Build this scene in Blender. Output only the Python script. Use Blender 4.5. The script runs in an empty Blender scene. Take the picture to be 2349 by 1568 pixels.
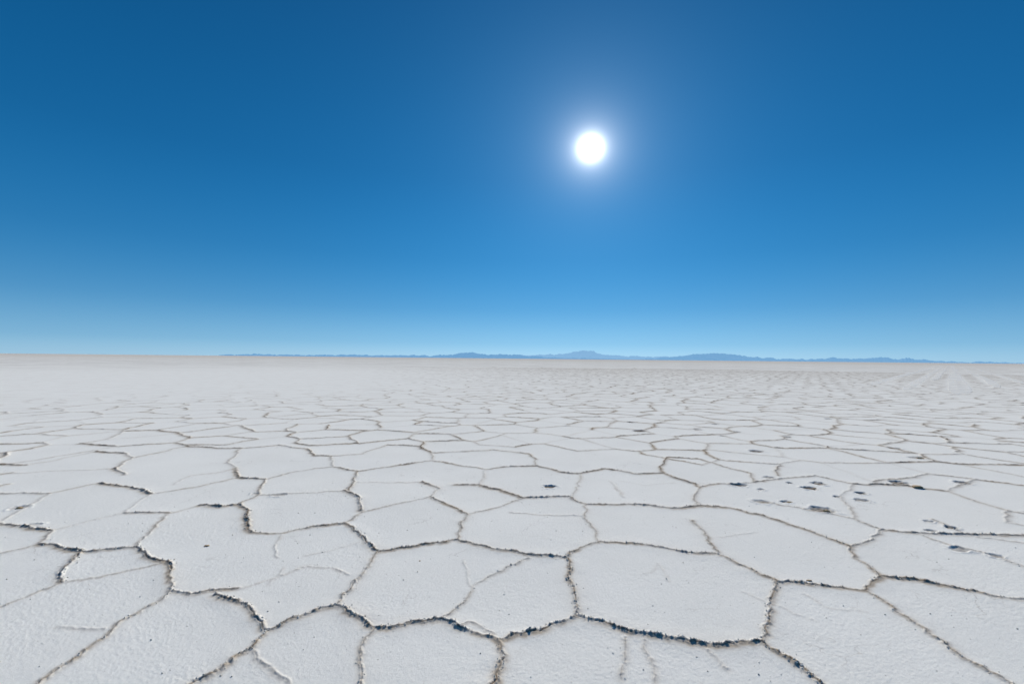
import bpy, math, random
import numpy as np
from mathutils import Vector, Matrix, noise, geometry

random.seed(7); rng=np.random.default_rng(7)
scene=bpy.context.scene
col=scene.collection
scene.view_settings.view_transform='Standard'
scene.view_settings.look='None'
scene.view_settings.exposure=0

# ---------------- camera -----------------
CH=1.6; W,Hh=2349.0,1568.0; LENS=17.0; F=W*LENS/36.0
PITCH=math.atan(38/F); ROLL=math.radians(0.585)
R=Matrix.Rotation(math.radians(90)+PITCH,3,'X') @ Matrix.Rotation(ROLL,3,'Z')
cam=bpy.data.cameras.new("camera"); cam.lens=LENS; cam.sensor_width=36
cam.clip_start=0.05; cam.clip_end=300000
camo=bpy.data.objects.new("camera",cam); col.objects.link(camo)
M=R.to_4x4(); M.translation=Vector((0,0,CH)); camo.matrix_world=M
scene.camera=camo

def ray(x,y):
    return (R @ Vector(((x-W/2)/F,-(y-Hh/2)/F,-1))).normalized()
def gnd(x,y):            # survey: photo measurement -> point on the salt plain
    d=ray(x,y); t=-CH/d.z
    return (d.x*t,d.y*t)
RT=R.transposed()
def img(px,py):
    v=RT @ Vector((px,py,-CH))
    if v.z>=-1e-3: return (1e5,1e5)
    return (W/2+F*v.x/-v.z, Hh/2-F*v.y/-v.z)

SUN=ray(1355,340)
sun_el=math.asin(SUN.z); sun_az=math.atan2(SUN.x,SUN.y)  # clockwise from +Y

# ---------------- numpy noise -----------------
def vnoise(X,Y,cell,seed):
    x=X/cell; y=Y/cell
    xi=np.floor(x).astype(np.int64); yi=np.floor(y).astype(np.int64)
    fx=x-xi; fy=y-yi
    fx=fx*fx*(3-2*fx); fy=fy*fy*(3-2*fy)
    def h(a,b):
        n=(a*374761393+b*668265263+seed*974711)&0xffffffff
        n=((n^(n>>13))*1274126177)&0xffffffff
        n=(n^(n>>16))&0xffffff
        return n/float(0xffffff)
    a=h(xi,yi);b=h(xi+1,yi);c=h(xi,yi+1);d=h(xi+1,yi+1)
    return (a*(1-fx)+b*fx)*(1-fy)+(c*(1-fx)+d*fx)*fy

# ---------------- ground grid (rings around a point on the plain) -----------------
R0=1.2; RS=0.0028; RD=95.0
nd=int(math.log(RD/R0)/RS)
rings=[0.25,0.5,0.8,1.0]+list(R0*np.exp(RS*np.arange(nd)))
r=rings[-1]
while r<90000:
    r*=1.04; rings.append(r)
rings=np.array(rings)
AD=math.radians(54); NA=1500
ang=np.concatenate([np.linspace(-AD,AD,NA),np.linspace(AD,2*math.pi-AD,62)[1:-1]])
RR,AA=np.meshgrid(rings,ang,indexing='ij')
X=RR*np.sin(AA); Y=RR*np.cos(AA)
Hr=np.zeros_like(X); Wd=np.zeros_like(X); DirtShade=np.zeros_like(X); Cl=np.zeros_like(X)
Pit=np.zeros_like(X); PitD=np.zeros_like(X); Flat=np.zeros_like(X)
i0=4
def idx(pxs,pys,rad):
    rr=np.hypot(pxs,pys); aa=np.arctan2(pxs,pys)
    rmn=rr.min()-rad; rmx=rr.max()+rad
    if rmx<R0 or rmn>RD: return None
    rmn=max(rmn,R0)
    a=int(math.log(rmn/R0)/RS)+i0; b=int(math.log(max(rmx,R0*1.001)/R0)/RS)+i0+2
    b=min(b,i0+nd)
    dr=rad/max(rr.min(),0.5)
    amn=aa.min()-dr; amx=aa.max()+dr
    c=int((amn+AD)/(2*AD)*(NA-1)); e=int((amx+AD)/(2*AD)*(NA-1))+2
    c=max(c,0); e=min(e,NA)
    if e<=c or b<=a: return None
    return slice(a,b),slice(c,e)

def segd(sl,p0,p1,ox=0,oy=0):
    x=X[sl]-p0[0]-ox; y=Y[sl]-p0[1]-oy
    dx=p1[0]-p0[0]; dy=p1[1]-p0[1]; L=dx*dx+dy*dy+1e-12
    t=np.clip((x*dx+y*dy)/L,0,1)
    return (x-t*dx)**2+(y-t*dy)**2

def warp(p,k=1.0):
    v=Vector((p[0]*3.1,p[1]*3.1,0.3)); a=noise.noise_vector(v)
    b=noise.noise_vector(Vector((p[0]*9.3,p[1]*9.3,4.3)))
    c=noise.noise_vector(Vector((p[0]*30,p[1]*30,9.3)))
    k2=k*(1+min(1,max(0,(math.hypot(*p)-8)/8))*.8)
    return (p[0]+k2*(0.045*a.x+0.024*b.x)+k*0.015*c.x,p[1]+k2*(0.045*a.y+0.024*b.y)+k*0.015*c.y)

ridge_pts=[]
def add_crack(p,q,s):
    L=math.hypot(q[0]-p[0],q[1]-p[1]); rm=math.hypot((p[0]+q[0])/2,(p[1]+q[1])/2)
    step=max(0.022,rm*0.006); n=max(1,int(L/step))
    pts=[warp((p[0]+(q[0]-p[0])*i/n,p[1]+(q[1]-p[1])*i/n)) for i in range(n+1)]
    for a,b in zip(pts[:-1],pts[1:]):
        rm=math.hypot(a[0],a[1])
        v=0.5+0.5*noise.noise(Vector((a[0]*2.2,a[1]*2.2,7)))*1.6
        v2=noise.noise(Vector((a[0]*14,a[1]*14,2)))
        v=min(max(v+.4*v2,0.08),1.0)
        nf=min(1,max(.68,rm/7))
        amp=0.018*s*(0.35+0.8*v)*nf
        w=(0.011+0.007*s)*(0.75+0.5*v)*min(1,max(.75,rm/6))
        w=max(w,rm*RS*0.8)
        px=np.array([a[0],b[0]]);py=np.array([a[1],b[1]])
        sl=idx(px,py,w*4.2)
        if sl is None: continue
        d2=segd(sl,a,b)
        Hr[sl]=np.maximum(Hr[sl],amp*np.exp(-d2/(w*w)))
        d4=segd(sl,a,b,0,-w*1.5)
        DirtShade[sl]=np.maximum(DirtShade[sl],min(1,s*1.1)*np.exp(-d4/(w*w*4.2)))  # crack dirt, widened to paint a warm brown into the ridge shadow
        if s>0.3:
            o=-(w*0.5)
            wc=max(0.003+0.003*s*v,rm*RS*0.45)
            d3=segd(sl,a,b,0,o)
            Cl[sl]=np.maximum(Cl[sl],min(1,s*(0.3+0.8*v))*np.exp(-d3/(wc*wc)))
        if rm<9 and s>0.4:
            ridge_pts.append((a[0],a[1],s*(.45+.7*v),w))
    if rm<14 and s>0.3:
        for a,b in zip(pts[:-1:4],pts[4::4]):
            px=np.array([a[0],b[0]]);py=np.array([a[1],b[1]])
            sl=idx(px,py,0.26)
            if sl is None: continue
            d2=segd(sl,a,b)
            Wd[sl]=np.maximum(Wd[sl],s*np.exp(-d2/(0.11**2)))

T=[ # strength, measured corner points
(1.1,[(490,1365),(530,1383),(567,1392),(580,1420),(620,1442),(700,1412),(775,1390),(830,1412),(870,1432),(950,1428),(1020,1420),(1060,1440),(1110,1460),(1140,1472),(1200,1455),(1270,1425),(1330,1412),(1400,1440),(1470,1453),(1560,1460),(1640,1478),(1700,1475),(1760,1478),(1800,1505),(1850,1540),(1890,1568),(1950,1620)]),
(.75,[(620,1442),(600,1475),(540,1510),(490,1540),(440,1568),(350,1620)]),
(.4,[(600,1490),(610,1525),(630,1552),(660,1568),(690,1620)]),
(.6,[(775,1390),(800,1350),(835,1310),(870,1262)]),
(1.0,[(870,1262),(950,1252),(1050,1235),(1120,1252),(1200,1268),(1290,1278),(1340,1255),(1370,1238),(1450,1248),(1540,1260),(1640,1270),(1700,1295),(1780,1328)]),
(.95,[(1780,1328),(1850,1332),(1920,1342),(1990,1352),(2020,1320),(2100,1328),(2200,1350),(2270,1365),(2349,1375),(2450,1390)]),
(.9,[(1298,1278),(1305,1330),(1320,1380),(1328,1412)]),
(.7,[(1780,1328),(1770,1380),(1760,1430),(1762,1478)]),
(.65,[(1590,1192),(1615,1215),(1645,1268)]),
(1.15,[(870,1262),(840,1245),(825,1220),(795,1198)]),
(.8,[(795,1198),(730,1205),(640,1222),(568,1220)]),
(1.1,[(568,1220),(565,1180),(555,1155),(510,1160),(460,1157)]),
(.45,[(795,1198),(840,1172),(900,1160),(950,1148),(990,1140)]),
(.9,[(990,1140),(1020,1155),(1070,1180)]),
(.6,[(1070,1180),(1060,1210),(1050,1235)]),
(.9,[(965,1105),(1005,1120)]),(.35,[(1005,1120),(990,1140)]),
(.9,[(1040,1112),(1100,1112),(1150,1125),(1200,1140),(1300,1137),(1345,1157),(1440,1157),(1560,1165),(1600,1158),(1680,1165),(1750,1182),(1840,1212),(1950,1252)]),
(.6,[(1950,1252),(2000,1235),(2020,1215)]),
(.9,[(2020,1215),(2100,1220),(2200,1225),(2349,1228),(2450,1235)]),
(.5,[(1345,1157),(1340,1185),(1360,1215),(1370,1238)]),
(.4,[(1200,1140),(1150,1160),(1070,1180)]),
(.75,[(1950,1252),(1970,1280),(2010,1310),(2020,1320)]),
(.7,[(1990,1352),(2060,1400),(2120,1440),(2200,1505),(2290,1552),(2400,1610)]),
(.7,[(390,1357),(340,1390),(260,1440),(200,1490),(140,1540),(105,1568),(50,1610)]),
(.3,[(260,1440),(200,1440),(140,1433)]),
(1.15,[(310,1255),(340,1280),(382,1288),(388,1330),(392,1355)]),
(.8,[(392,1355),(440,1360),(490,1355),(540,1350)]),
(.3,[(540,1350),(600,1330),(660,1310),(700,1295),(760,1300),(800,1315)]),
(.95,[(310,1255),(250,1262),(180,1268),(130,1255),(95,1247)]),
(.5,[(95,1247),(125,1213)]),
(.95,[(125,1213),(60,1207),(0,1200),(-80,1190)]),
(.95,[(180,1268),(155,1300),(150,1332)]),
(.4,[(150,1332),(220,1325),(300,1305),(382,1288)]),
(.5,[(150,1332),(90,1355),(40,1375),(0,1393),(-100,1440)]),
(.5,[(95,1247),(50,1258),(0,1270),(-80,1290)]),
(.45,[(310,1255),(340,1225),(390,1175)]),(.7,[(390,1175),(340,1173),(290,1175)]),(.35,[(390,1175),(460,1157)]),
(.3,[(125,1213),(200,1195),(290,1175),(320,1150),(360,1130)]),
(1.0,[(360,1130),(300,1115),(230,1107)]),(.4,[(360,1130),(450,1115),(540,1095)]),
(.9,[(540,1095),(610,1098)]),(.6,[(610,1098),(590,1135),(555,1155)]),
(.9,[(540,1095),(545,1072)]),(.3,[(545,1072),(510,1080),(440,1090),(400,1110)]),
(.3,[(0,1200),(60,1165),(115,1130)]),(.7,[(115,1130),(50,1130),(0,1132),(-60,1134)]),(.4,[(115,1130),(230,1107)]),
(.9,[(220,1035),(290,1040)]),(.4,[(290,1040),(300,1050),(265,1073)]),(1.0,[(265,1073),(290,1087)]),(.9,[(0,1065),(60,1066)]),
(.3,[(0,1085),(100,1080),(265,1073)]),(.3,[(60,1066),(130,1055),(220,1035)]),
(.4,[(300,1050),(360,1038),(430,1022)]),(.9,[(430,1022),(500,1028),(555,1027)]),(.35,[(555,1027),(520,1060),(545,1072)]),
(.6,[(555,1027),(640,1020),(705,1028)]),(.9,[(705,1028),(720,1045),(765,1045)]),(.4,[(765,1045),(760,1070),(680,1080),(610,1098)]),
(.6,[(765,1070),(820,1080)]),(.8,[(820,1080),(800,1125)]),(.4,[(800,1125),(700,1130),(590,1135)]),(1.1,[(790,1125),(820,1140),(830,1170)]),
(.7,[(820,1080),(900,1068),(990,1055),(1050,1065),(1115,1075)]),(.3,[(1115,1075),(1100,1112)]),(.3,[(820,1105),(965,1105)]),
(.8,[(1115,1075),(1160,1070),(1230,1068),(1290,1082),(1325,1085),(1390,1075),(1460,1085),(1515,1083),(1590,1108),(1600,1115)]),
(.6,[(1600,1115),(1640,1108),(1680,1108)]),(.4,[(1330,1085),(1325,1120),(1310,1137)]),
(.8,[(1515,1083),(1520,1062),(1535,1048),(1600,1052)]),(.7,[(1600,1052),(1680,1075),(1720,1085)]),(.4,[(1720,1085),(1725,1105),(1680,1108)]),
(.5,[(1600,1115),(1595,1155)]),(.6,[(1725,1105),(1800,1098),(1870,1090),(1960,1110)]),
(.9,[(1960,1110),(2060,1112),(2170,1125)]),(.5,[(2170,1125),(2240,1150),(2310,1170),(2400,1185)]),
(.4,[(2310,1170),(2300,1195),(2349,1205)]),(.5,[(2240,1100),(2170,1125)]),
(.7,[(1130,1030),(1210,1040),(1230,1052)]),(.4,[(1230,1052),(1225,1068)]),
(.8,[(890,1020),(960,1022),(990,1038)]),(.7,[(990,1038),(1060,1035),(1130,1030)]),(.4,[(990,1038),(990,1055)]),
(.5,[(765,1045),(830,1040),(890,1020)]),
(.45,[(1210,1275),(1130,1320),(1085,1345),(1060,1380),(1020,1420)]),(.3,[(1085,1345),(1070,1300),(1060,1285)]),
(.5,[(865,1435),(835,1480),(830,1520),(820,1568),(815,1630)]),(1.1,[(1140,1472),(1150,1520),(1145,1568),(1150,1640)]),
(.35,[(1430,1460),(1435,1500),(1425,1545)]),(.35,[(1470,1460),(1490,1500),(1500,1555)]),(.3,[(1640,1490),(1670,1530)]),
(.3,[(640,1222),(630,1250),(635,1280)]),(.3,[(1170,1175),(1250,1180),(1345,1183)]),(.3,[(1400,1100),(1430,1140)]),
(.2,[(1645,1230),(1740,1220)]),(.16,[(1700,1355),(1790,1388),(1870,1420)]),(.16,[(1480,1310),(1510,1290),(1530,1330)]),
(.5,[(2020,1215),(1960,1190),(1840,1165),(1750,1150)]),(.5,[(2140,1190),(2210,1225)]),
(.55,[(2110,1225),(2180,1250),(2290,1275),(2349,1300),(2430,1330)]),(.35,[(1960,1110),(1930,1140),(1960,1190)]),
(.22,[(650,1300),(620,1335)]),(.2,[(700,1270),(760,1262),(830,1240)]),
(.5,[(1060,1440),(1085,1430),(1110,1440),(1130,1455)]),
(.16,[(1420,1100),(1480,1112),(1540,1104)]),(.15,[(1850,1360),(1900,1390),(1980,1400)]),
]
for s,pl in T:
    w=[gnd(*p) for p in pl]
    for a,b in zip(w[:-1],w[1:]): add_crack(a,b,s)

bx=[-2000,-50,0,220,430,700,890,1130,1500,1720,1960,2170,2400,4000]
by=[1060,1060,1065,1033,1020,1020,1016,1028,1046,1082,1095,1100,1140,1140]
def in_traced(p):
    x,y=img(*p)
    if x<-40 or x>2400: return False
    return y>np.interp(x,bx,by)+2

# polygons of the open plain: relaxed random cells
G=1.02; pts=[]
for iy in range(-2,int(RD/G)+3):
    for ix in range(-int(RD/G)-2,int(RD/G)+3):
        x=(ix+0.5*(iy&1))*G*1.12+random.uniform(-.4,.4)*G; y=iy*G*0.9+random.uniform(-.4,.4)*G
        rr=math.hypot(x,y)
        if rr<RD+2 and (abs(math.atan2(x,y))<AD+0.06): pts.append(Vector((x,y)))
vo,eo,fo,_,_,_=geometry.delaunay_2d_cdt(pts,[],[],0,1e-5)
cc=[];em={}
for fi,f in enumerate(fo):
    a,b,c=[vo[i] for i in f[:3]]
    d=2*(a.x*(b.y-c.y)+b.x*(c.y-a.y)+c.x*(a.y-b.y))
    if abs(d)<1e-9: cc.append(None);continue
    ux=((a.dot(a))*(b.y-c.y)+(b.dot(b))*(c.y-a.y)+(c.dot(c))*(a.y-b.y))/d
    uy=((a.dot(a))*(c.x-b.x)+(b.dot(b))*(a.x-c.x)+(c.dot(c))*(b.x-a.x))/d
    cc.append((ux,uy))
    for i in range(3):
        k=tuple(sorted((f[i],f[(i+1)%3]))); em.setdefault(k,[]).append(fi)
for k,fs in em.items():
    if len(fs)!=2: continue
    p,q=cc[fs[0]],cc[fs[1]]
    if p is None or q is None: continue
    L=math.hypot(p[0]-q[0],p[1]-q[1])
    if L>4 or L<0.02: continue
    if in_traced(((p[0]+q[0])/2,(p[1]+q[1])/2)): continue
    mx,my=(p[0]+q[0])/2,(p[1]+q[1])/2
    rm=math.hypot(mx,my); az=math.atan2(mx,my)
    s=random.choice([.2,.35,.5,.65,.8,.95])
    # wind-smoothed zone where the crust is almost unbroken
    t=min(max((rm-12)/14,0),1)*min(max((0.15-az)/0.5,0),1)
    s*=(1-0.8*t)
    if s<0.1: continue
    add_crack(p,q,s)

# brine pits
pits=[(1262,1115,30,0),(1695,1112,34,0),(1735,1035,36,0),(1465,988,32,0),(1765,1095,28,.5),(1810,1107,16,.1),(1858,1119,32,0),(1878,1108,30,0),
(1745,1150,36,.5),(1802,1150,26,.2),(1885,1168,52,.1),(1975,1130,28,0),(1975,1146,32,.4),(1918,1138,16,.1),(2063,1107,40,.1),(2205,1106,32,.1),
(2135,1217,26,.5),(2182,1210,28,.2),(2130,1195,22,.7),(2200,1260,44,.6),(2285,1275,30,.4),(640,1135,30,.88),
(585,1132,20,.8),(80,1203,30,.88),(45,1163,36,.8),(2105,1050,34,.4),(2050,1028,28,.3),
(1450,968,20,0),(1690,990,20,.1),(1805,1002,20,.1),(1600,985,22,.4),(1900,960,20,.1),(1640,972,18,.1),(1660,1000,16,.5),(1745,1122,20,.6)]
for x,y,w,soft in pits:
    p=gnd(x,y); dist=p[1]; a=w/2/F*dist*1.0
    b=a*random.uniform(.75,1.0)
    sl=idx(np.array([p[0]]),np.array([p[1]]),a*2.6)
    if sl is None: continue
    th=random.uniform(-.4,.4); xx=X[sl]-p[0]; yy=Y[sl]-p[1]
    u=(xx*math.cos(th)+yy*math.sin(th))/a; v=(-xx*math.sin(th)+yy*math.cos(th))/b
    d=np.hypot(u,v)*(0.75+.5*vnoise(X[sl],Y[sl],a*.6,int(x)))+.25*(vnoise(X[sl],Y[sl],a*.25,5)-.5)
    k=1/(1+np.exp((d-0.85)*10))
    rim=np.exp(-((d-1.15)/.25)**2)*(vnoise(X[sl],Y[sl],a*.3,15)*1.6)
    PitD[sl]+=-(0.014*(1-.8*soft))*k*(.7+.5*vnoise(X[sl],Y[sl],a*.25,35))+0.006*rim
    Pit[sl]=np.maximum(Pit[sl],k*(1-soft*.8)*(.6+.6*vnoise(X[sl],Y[sl],a*.3,25)))

# packed wheel tracks on the far plain
tracks=[]
for (x1,y1,x2,wd) in [(1990,885,2150,.6),(2075,895,2165,.55),(2195,905,2183,.75),(2217,905,2186,.65),(2290,890,2200,.6),(2349,880,2215,.55),(2060,865,2160,.8),(2140,872,2176,.6)]:
    a=Vector(gnd(x1,y1)); b=Vector(gnd(x2,838.0)); b=a+(b-a).normalized()*min((b-a).length,500)
    tracks.append((a,b,wd,x1))
    d=(b-a).normalized(); L=95
    for i in range(50):
        c_=a+d*i*2; c2_=c_+d*2.2
        sl=idx(np.array([c_.x,c2_.x]),np.array([c_.y,c2_.y]),1.2)
        if sl is None: continue
        Flat[sl]=np.maximum(Flat[sl],.95*min(1,i/5)*np.exp(-(segd(sl,c_,c2_)/(wd*.7)**2)**2))

near=np.clip((14-RR)/8,0,1)
n3=vnoise(X,Y,.03,1); n1=vnoise(X,Y,.012,2); n10=vnoise(X,Y,.11,3)
lump=0.1+.9*n3+0.8*n1
lump=near*lump+(1-near)*(0.5+.9*n10)
Z=Hr*lump
Z+=0.004*Wd*(.4+.9*n10)
Z-=0.008*Cl*np.clip(1.4*n10+.3,0,1)
Z+=PitD
mid=np.clip((60-RR)/40,0,1)
Z+=0.009*(vnoise(X,Y,1.1,11)-.5)*mid
Z+=near*(0.0005*(vnoise(X,Y,.06,13)-.5)+0.0014*(n1-.5)*(.5+vnoise(X,Y,.4,18)))
Z*=np.clip((RD-RR)/15,0,1)*(1-Flat)
# crack dirt and the painted ridge-shade brown are patchy
fard=np.clip((RR-9)/25,0,1)
DirtShadeF=np.clip(DirtShade*(0.4+.95*vnoise(X,Y,.33,21))*(0.5+.9*n3),0,1)*(1-Flat)*(1-.6*fard)
ClF=np.clip(Cl*1.25*(.4+.9*vnoise(X,Y,.16,22)),0,1)*(1-Flat)
PitF=np.clip(Pit,0,1)
WdF=np.clip(Wd*(vnoise(X,Y,.5,31)*1.3-.2),0,1)

nr,na=X.shape
co=np.empty((nr*na+1,3),np.float32)
co[:-1,0]=X.ravel();co[:-1,1]=Y.ravel();co[:-1,2]=Z.ravel();co[-1]=0
I=np.arange(nr*na).reshape(nr,na); In=np.roll(I,-1,axis=1)
q=np.stack([I[:-1],I[1:],In[1:],In[:-1]],-1).reshape(-1,4)
tri=np.stack([np.full(na,nr*na),I[0],In[0]],-1)
nq=len(q);nt=len(tri)
loops=np.concatenate([q.ravel(),tri.ravel()]).astype(np.int32)
starts=np.concatenate([np.arange(nq)*4,nq*4+np.arange(nt)*3]).astype(np.int32)
me=bpy.data.meshes.new("ground")
me.vertices.add(len(co)); me.vertices.foreach_set("co",co.ravel())
me.loops.add(len(loops)); me.loops.foreach_set("vertex_index",loops)
me.polygons.add(nq+nt); me.polygons.foreach_set("loop_start",starts)
me.update(calc_edges=True)
me.polygons.foreach_set("use_smooth",np.ones(nq+nt,bool))
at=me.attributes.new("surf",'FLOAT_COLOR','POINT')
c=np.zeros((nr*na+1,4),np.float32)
c[:-1,0]=DirtShadeF.ravel();c[:-1,1]=PitF.ravel();c[:-1,2]=ClF.ravel();c[:-1,3]=WdF.ravel()
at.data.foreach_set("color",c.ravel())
if me.polygons[10].normal.z<0: me.flip_normals()
ground=bpy.data.objects.new("ground",me); col.objects.link(ground)
ground["kind"]="structure"; ground["label"]="white salt flat crust cracked into raised polygons"; ground["category"]="salt flat"

# ---------------- materials -----------------
class N:
    def __init__(s,name):
        s.m=bpy.data.materials.new(name); s.m.use_nodes=True; s.t=s.m.node_tree; s.t.nodes.clear()
    def n(s,typ,**k):
        o=s.t.nodes.new(typ)
        for a,b in k.items(): setattr(o,a,b)
        return o
    def l(s,a,b): s.t.links.new(a,b)
def mathn(N_,op,a,b=None,c=None,clamp=False):
    o=N_.n('ShaderNodeMath',operation=op); o.use_clamp=clamp
    for i,v in enumerate((a,b,c)):
        if v is None: continue
        if isinstance(v,(int,float)): o.inputs[i].default_value=v
        else: N_.l(v,o.inputs[i])
    return o.outputs[0]
def mixc(N_,f,a,b):
    o=N_.n('ShaderNodeMix',data_type='RGBA')
    for s_,v in ((0,f),(6,a),(7,b)):
        if isinstance(v,(int,float)): o.inputs[s_].default_value=v
        elif isinstance(v,tuple): o.inputs[s_].default_value=(*v,1)
        else: N_.l(v,o.inputs[s_])
    return o.outputs[2]
def noisen(N_,vec,scale,det=4,rough=.55):
    o=N_.n('ShaderNodeTexNoise'); o.inputs['Scale'].default_value=scale; o.inputs['Detail'].default_value=det
    o.inputs['Roughness'].default_value=rough; N_.l(vec,o.inputs['Vector']); return o.outputs['Fac']
def rng_(N_,v,a,b,c=0.,d=1.):
    o=N_.n('ShaderNodeMapRange'); N_.l(v,o.inputs[0])
    for i,x in enumerate((a,b,c,d)): o.inputs[i+1].default_value=x
    return o.outputs[0]

g=N("salt_crust")
tc=g.n('ShaderNodeTexCoord'); P=tc.outputs['Object']
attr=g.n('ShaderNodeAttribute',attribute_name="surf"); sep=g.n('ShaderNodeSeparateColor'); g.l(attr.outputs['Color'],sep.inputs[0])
ln=g.n('ShaderNodeVectorMath',operation='LENGTH'); g.l(P,ln.inputs[0]); dist=ln.outputs['Value']
base=mixc(g,rng_(g,noisen(g,P,1.1,5),.35,.68),(.97,.935,.85),(.93,.895,.81))
base=mixc(g,rng_(g,noisen(g,P,60,4,.75),.42,.70,0,.34),base,(.76,.715,.63))
speck=rng_(g,noisen(g,P,130,3,.75),.59,.72,0,.6)
base=mixc(g,speck,base,(.58,.53,.45))
# faint hairline cracks inside the plates
nz=g.n('ShaderNodeTexNoise'); nz.inputs['Scale'].default_value=3; nz.inputs['Detail'].default_value=5; g.l(P,nz.inputs['Vector'])
vm=g.n('ShaderNodeVectorMath',operation='SCALE'); g.l(nz.outputs['Color'],vm.inputs[0]); vm.inputs['Scale'].default_value=.6
va=g.n('ShaderNodeVectorMath',operation='ADD'); g.l(P,va.inputs[0]); g.l(vm.outputs[0],va.inputs[1])
vr=g.n('ShaderNodeTexVoronoi',feature='DISTANCE_TO_EDGE'); vr.inputs['Scale'].default_value=1.9; g.l(va.outputs[0],vr.inputs['Vector'])
hair=mathn(g,'MULTIPLY',rng_(g,vr.outputs['Distance'],.003,.012,1,0),rng_(g,noisen(g,P,1.7,2),.52,.66,0,1))
base=mixc(g,mathn(g,'MULTIPLY',hair,.35),base,(.45,.39,.32))
base=mixc(g,mathn(g,'MULTIPLY',attr.outputs['Alpha'],.3),base,(.76,.69,.59))
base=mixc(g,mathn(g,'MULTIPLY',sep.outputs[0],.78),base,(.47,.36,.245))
base=mixc(g,mathn(g,'MULTIPLY',sep.outputs[2],.88),base,(.17,.11,.06))  # cleft dirt tone with the deep crack shade painted in
pitc=mixc(g,rng_(g,noisen(g,P,40,3),.4,.6),(.085,.055,.034),(.30,.22,.145))
base=mixc(g,mathn(g,'MULTIPLY',sep.outputs[1],.97),base,pitc)
# rougher beige crust far out, self-shade of its unmodelled relief darkened into the colour
mp=g.n('ShaderNodeMapping'); mp.inputs['Scale'].default_value=(.35,1,1); g.l(P,mp.inputs[0])
far=rng_(g,dist,55,110)
rough1=rng_(g,noisen(g,mp.outputs[0],.22,8,.88),.43,.58)
base=mixc(g,mathn(g,'MULTIPLY',far,mathn(g,'MULTIPLY',rough1,.6)),base,(.48,.43,.37))
vfar=rng_(g,dist,130,600)
base=mixc(g,mathn(g,'MULTIPLY',vfar,mathn(g,'MULTIPLY',rng_(g,noisen(g,mp.outputs[0],.03,8,.8),.25,.6),.7)),base,(.62,.545,.455))
b1=g.n('ShaderNodeBump'); b1.inputs['Distance'].default_value=.003
hn=mathn(g,'ADD',noisen(g,P,230,3,.75),mathn(g,'MULTIPLY',noisen(g,P,90,3,.6),.5)); g.l(hn,b1.inputs['Height'])
bs=g.n('ShaderNodeBsdfPrincipled'); g.l(base,bs.inputs['Base Color']); bs.inputs['Roughness'].default_value=1
bs.inputs['Specular IOR Level'].default_value=0
g.l(rng_(g,dist,4,25,.7,.0),b1.inputs['Strength'])
g.l(b1.outputs[0],bs.inputs['Normal'])
o=g.n('ShaderNodeOutputMaterial'); g.l(bs.outputs[0],o.inputs[0])
me.materials.append(g.m)

# ---------------- loose salt crumbs along ridges -----------------
import bmesh
def crumb_mesh(name,items,sub=1,mat=None):
    bm=bmesh.new(); bmesh.ops.create_icosphere(bm,subdivisions=sub,radius=1)
    bv=np.array([v.co for v in bm.verts]); bf=np.array([[v.index for v in f.verts] for f in bm.faces]); bm.free()
    V=[];Fc=[];k=0
    for (x,y,z,s) in items:
        sc=np.array([s*random.uniform(.7,1.3),s*random.uniform(.7,1.3),s*random.uniform(.5,1)])
        v=bv*sc*(1+rng.uniform(-.28,.28,(len(bv),1)))
        a=random.uniform(0,6.28); ca,sa=math.cos(a),math.sin(a)
        v=np.stack([v[:,0]*ca-v[:,1]*sa+x,v[:,0]*sa+v[:,1]*ca+y,v[:,2]+z],1)
        V.append(v);Fc.append(bf+k);k+=len(bv)
    m=bpy.data.meshes.new(name); m.from_pydata(np.concatenate(V).tolist(),[],np.concatenate(Fc).tolist()); m.update()
    if mat: m.materials.append(mat)
    return m
def zat(x,y):
    rr=math.hypot(x,y); a=math.atan2(x,y)
    if rr<R0 or abs(a)>AD: return 0
    return float(Z[min(int(round(math.log(rr/R0)/RS))+i0,nr-1),int(round((a+AD)/(2*AD)*(NA-1)))])
items=[]
for (x,y,s,w) in ridge_pts:
    n=5 if y<5 else 2
    for _ in range(n):
        if random.random()<.65*s:
            px=x+random.gauss(0,w*1.0);py=y+random.gauss(0,w*1.0)+w*.5; sz=random.choice([.0015,.002,.003,.003,.004,.006])*min(1.2,.5+s*.5)
            items.append((px,py,max(zat(px,py),-.004)+sz*.25,sz))
for _ in range(900):
    a=random.uniform(-.85,.85); rr=random.uniform(1.8,7); x,y=rr*math.sin(a),rr*math.cos(a); sz=random.choice([.0015,.002,.002,.003,.0045])
    items.append((x,y,zat(x,y)+sz*.3,sz))
c2=N("salt_crumb"); tc=c2.n('ShaderNodeTexCoord')
bb=c2.n('ShaderNodeBsdfDiffuse')
c2.l(mixc(c2,rng_(c2,noisen(c2,tc.outputs['Object'],9,3),.4,.65),(.90,.86,.77),(.68,.59,.46)),bb.inputs['Color'])
o=c2.n('ShaderNodeOutputMaterial'); c2.l(bb.outputs[0],o.inputs[0])
cm=crumb_mesh("salt_crumbs",items,1,c2.m)
co_=bpy.data.objects.new("salt_crumbs",cm); col.objects.link(co_)
co_["kind"]="stuff"; co_["label"]="loose white salt crumbs scattered along cracks"; co_["category"]="salt"

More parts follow.
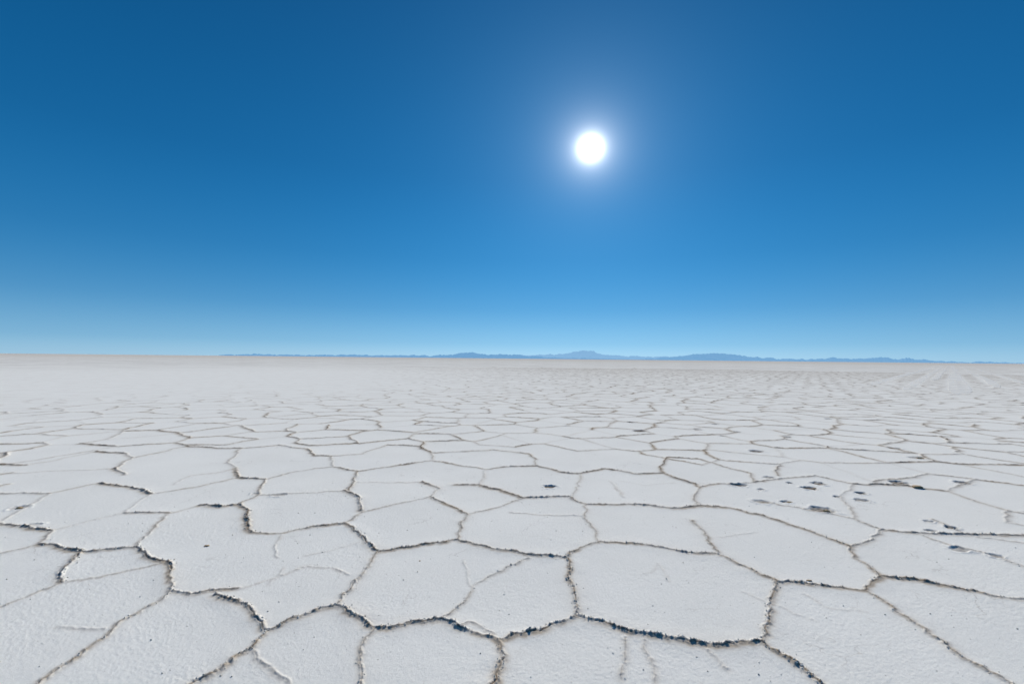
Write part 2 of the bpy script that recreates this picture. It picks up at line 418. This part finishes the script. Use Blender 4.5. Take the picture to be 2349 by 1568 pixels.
# small brown stones
st=N("brown_stone"); tc=st.n('ShaderNodeTexCoord'); bb=st.n('ShaderNodeBsdfPrincipled'); bb.inputs['Roughness'].default_value=.8
st.l(mixc(st,rng_(st,noisen(st,tc.outputs['Object'],60,4),.4,.6),(.62,.40,.18),(.40,.28,.16)),bb.inputs['Base Color'])
o=st.n('ShaderNodeOutputMaterial'); st.l(bb.outputs[0],o.inputs[0])
for (x,y,s) in [(2103,1118,.05),(474,1251,.013),(1856,1331,.014),(963,1286,.006),(2111,1052,.035),(46,1164,.025),(1812,1150,.018),(1896,1170,.025),(1868,1118,.018)]:
    p=gnd(x,y)
    m=crumb_mesh("stone",[(0,0,0,s)],2,st.m)
    ob=bpy.data.objects.new("stone",m); ob.location=(p[0],p[1],max(zat(*p),-.01)+s*.2); ob.scale=(1.4,1,.5); col.objects.link(ob)
    ob["label"]="small brown stone lying on the salt crust"; ob["category"]="stone"; ob["group"]="stones on the salt crust"

# ---------------- vehicle tracks on the far plain -----------------
tk=N("packed_salt"); tc=tk.n('ShaderNodeTexCoord'); bb=tk.n('ShaderNodeBsdfDiffuse')
bb.inputs['Color'].default_value=(.97,.94,.87,1)
tr=tk.n('ShaderNodeBsdfTransparent'); mx=tk.n('ShaderNodeMixShader')
tk.l(rng_(tk,noisen(tk,tc.outputs['Object'],.6,6,.7),.35,.65,.4,1),mx.inputs[0]); tk.l(tr.outputs[0],mx.inputs[1]); tk.l(bb.outputs[0],mx.inputs[2])
o=tk.n('ShaderNodeOutputMaterial'); tk.l(mx.outputs[0],o.inputs[0])
for ti,(a,b,wd,x1) in enumerate(tracks):
    d=(b-a); L=d.length; d.normalize(); nn=Vector((-d.y,d.x)); V=[];Fc=[];n=80
    for i in range(n+1):
        t=(i/n)**2; c_=a+d*L*t+nn*noise.noise(Vector((L*t*.02,x1,0)))*.5
        for s_ in (-1,1): V.append((*(c_+nn*s_*wd/2*(min(1,i/10))),.004+.0015*ti+.00001*L*t))
        if i: k=2*i; Fc.append((k-2,k-1,k+1,k))
    m=bpy.data.meshes.new("vehicle_track"); m.from_pydata(V,[],Fc); m.update()
    if m.polygons[5].normal.z<0: m.flip_normals()
    m.materials.append(tk.m)
    ob=bpy.data.objects.new("vehicle_track",m); col.objects.link(ob)
    ob["kind"]="structure"; ob["label"]="pale packed vehicle track across the salt flat"; ob["category"]="track"

# ---------------- distant mountains -----------------
def mountain(name,label,prof,D,colr,seed):
    xs=[p[0] for p in prof]; hs=[p[1] for p in prof]; NX=int((xs[-1]-xs[0])/1.6); NYr=14
    V=[];Fc=[]
    for i in range(NX+1):
        x=xs[0]+(xs[-1]-xs[0])*i/NX
        hpx=np.interp(x,xs,hs)
        hp=hpx+ (2.8*noise.fractal(Vector((x*.045,seed,0)),.9,2,4)+1.2*noise.noise(Vector((x*.25,seed,3))))*min(1,hpx/3)
        hp=max(hp,0)
        d=ray(x,Hh/2+38+ (x-W/2)*math.tan(ROLL)); az=math.atan2(d.x,d.y); sec=1/math.cos(az)
        H_=hp/F*D*1.0
        for j in range(NYr+1):
            t=j/NYr*2-1; w=6000
            rr=D*sec+t*w
            k=max(0,1-abs(t))**.8
            z=H_*k*(1+.25*noise.fractal(Vector((az*70,t*3,seed)),1,2,4)*(1 if abs(t)>.05 else 0))
            V.append((rr*math.sin(az),rr*math.cos(az),z-2))
    for i in range(NX):
        for j in range(NYr):
            a=i*(NYr+1)+j; Fc.append((a,a+1,a+NYr+2,a+NYr+1))
    m=bpy.data.meshes.new(name); m.from_pydata(V,[],Fc); m.update()
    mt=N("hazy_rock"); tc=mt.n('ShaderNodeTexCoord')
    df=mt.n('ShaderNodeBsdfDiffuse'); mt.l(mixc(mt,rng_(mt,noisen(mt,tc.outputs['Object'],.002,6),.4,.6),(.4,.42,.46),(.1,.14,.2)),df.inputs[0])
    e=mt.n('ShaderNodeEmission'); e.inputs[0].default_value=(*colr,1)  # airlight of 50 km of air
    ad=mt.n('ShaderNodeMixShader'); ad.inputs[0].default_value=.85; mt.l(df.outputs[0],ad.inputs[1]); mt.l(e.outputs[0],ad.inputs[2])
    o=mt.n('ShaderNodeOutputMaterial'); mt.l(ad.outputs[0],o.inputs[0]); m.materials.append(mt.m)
    ob=bpy.data.objects.new(name,m); col.objects.link(ob); ob["kind"]="structure"; ob["label"]=label; ob["category"]="mountains"
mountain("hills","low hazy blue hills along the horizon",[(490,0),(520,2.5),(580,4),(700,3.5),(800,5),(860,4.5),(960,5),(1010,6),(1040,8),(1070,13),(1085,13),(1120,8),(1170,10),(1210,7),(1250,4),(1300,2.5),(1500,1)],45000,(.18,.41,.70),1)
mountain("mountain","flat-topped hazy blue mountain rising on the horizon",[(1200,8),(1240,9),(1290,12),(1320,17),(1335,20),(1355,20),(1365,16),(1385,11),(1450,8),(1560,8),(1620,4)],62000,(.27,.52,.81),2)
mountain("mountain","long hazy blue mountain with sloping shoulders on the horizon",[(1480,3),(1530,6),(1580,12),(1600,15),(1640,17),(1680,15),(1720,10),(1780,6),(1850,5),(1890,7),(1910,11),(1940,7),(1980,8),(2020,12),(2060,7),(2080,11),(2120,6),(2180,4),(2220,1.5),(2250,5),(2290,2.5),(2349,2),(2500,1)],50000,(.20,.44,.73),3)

# ---------------- world -----------------
w=bpy.data.worlds.new("World"); scene.world=w; w.use_nodes=True; t=w.node_tree; t.nodes.clear()
class WN(N):
    def __init__(s): s.t=t
wn=WN()
sk=wn.n('ShaderNodeTexSky'); sk.sky_type='NISHITA'; sk.sun_disc=False
sk.sun_elevation=sun_el; sk.sun_rotation=sun_az; sk.altitude=3600; sk.air_density=1.0; sk.dust_density=.2; sk.ozone_density=3.0
bg=wn.n('ShaderNodeBackground'); wn.l(sk.outputs[0],bg.inputs[0]); bg.inputs[1].default_value=.005
tcw=wn.n('ShaderNodeTexCoord'); dirv=tcw.outputs['Generated']
dt=wn.n('ShaderNodeVectorMath',operation='DOT_PRODUCT'); wn.l(dirv,dt.inputs[0]); dt.inputs[1].default_value=SUN
an=mathn(wn,'ARCCOSINE',mathn(wn,'MINIMUM',dt.outputs['Value'],.9999999))
deg=mathn(wn,'MULTIPLY',an,57.2958)
def ex(k,s,p=1):
    return mathn(wn,'MULTIPLY',mathn(wn,'EXPONENT',mathn(wn,'MULTIPLY',mathn(wn,'POWER',mathn(wn,'DIVIDE',deg,s),p),-1.0)),k)
sx=wn.n('ShaderNodeSeparateXYZ'); wn.l(dirv,sx.inputs[0])
rp=wn.n('ShaderNodeValToRGB'); wn.l(mathn(wn,'MAXIMUM',sx.outputs[2],0.0),rp.inputs[0]); cr=rp.color_ramp
cr.interpolation='B_SPLINE'
stops=[(0,(.42,.70,.93)),(.03,(.25,.57,.85)),(.1,(.07,.345,.69)),(.2,(.016,.23,.56)),(.35,(.002,.147,.41)),(.6,(.001,.09,.265)),(1,(.001,.05,.2))]
while len(cr.elements)<len(stops): cr.elements.new(.5)
for e_,(p_,c_) in zip(cr.elements,stops): e_.position=p_; e_.color=(*c_,1)
bgm=wn.n('ShaderNodeBackground'); wn.l(rp.outputs[0],bgm.inputs[0])
wn.l(mathn(wn,'ADD',ex(.30,34,2),.74),bgm.inputs[1])
bg3=wn.n('ShaderNodeBackground'); bg3.inputs[0].default_value=(.30,.70,1,1); wn.l(ex(.17,10),bg3.inputs[1])
glow=mathn(wn,'ADD',mathn(wn,'ADD',ex(14,.5,1.1),ex(1.0,1.5,1.05)),ex(.14,4.0))
bg2=wn.n('ShaderNodeBackground'); bg2.inputs[0].default_value=(1,.985,.96,1); wn.l(glow,bg2.inputs[1])
def addsh(a,b):
    ad=wn.n('ShaderNodeAddShader'); wn.l(a.outputs[0],ad.inputs[0]); wn.l(b.outputs[0],ad.inputs[1]); return ad
fin=addsh(addsh(bg,bgm),addsh(bg2,bg3))
o=wn.n('ShaderNodeOutputWorld'); wn.l(fin.outputs[0],o.inputs[0])

sl=bpy.data.lights.new("sun",'SUN'); sl.energy=5.0; sl.angle=math.radians(.5); sl.color=(1,.97,.91)
so=bpy.data.objects.new("sun",sl); col.objects.link(so); so.rotation_euler=SUN.to_track_quat('Z','Y').to_euler()
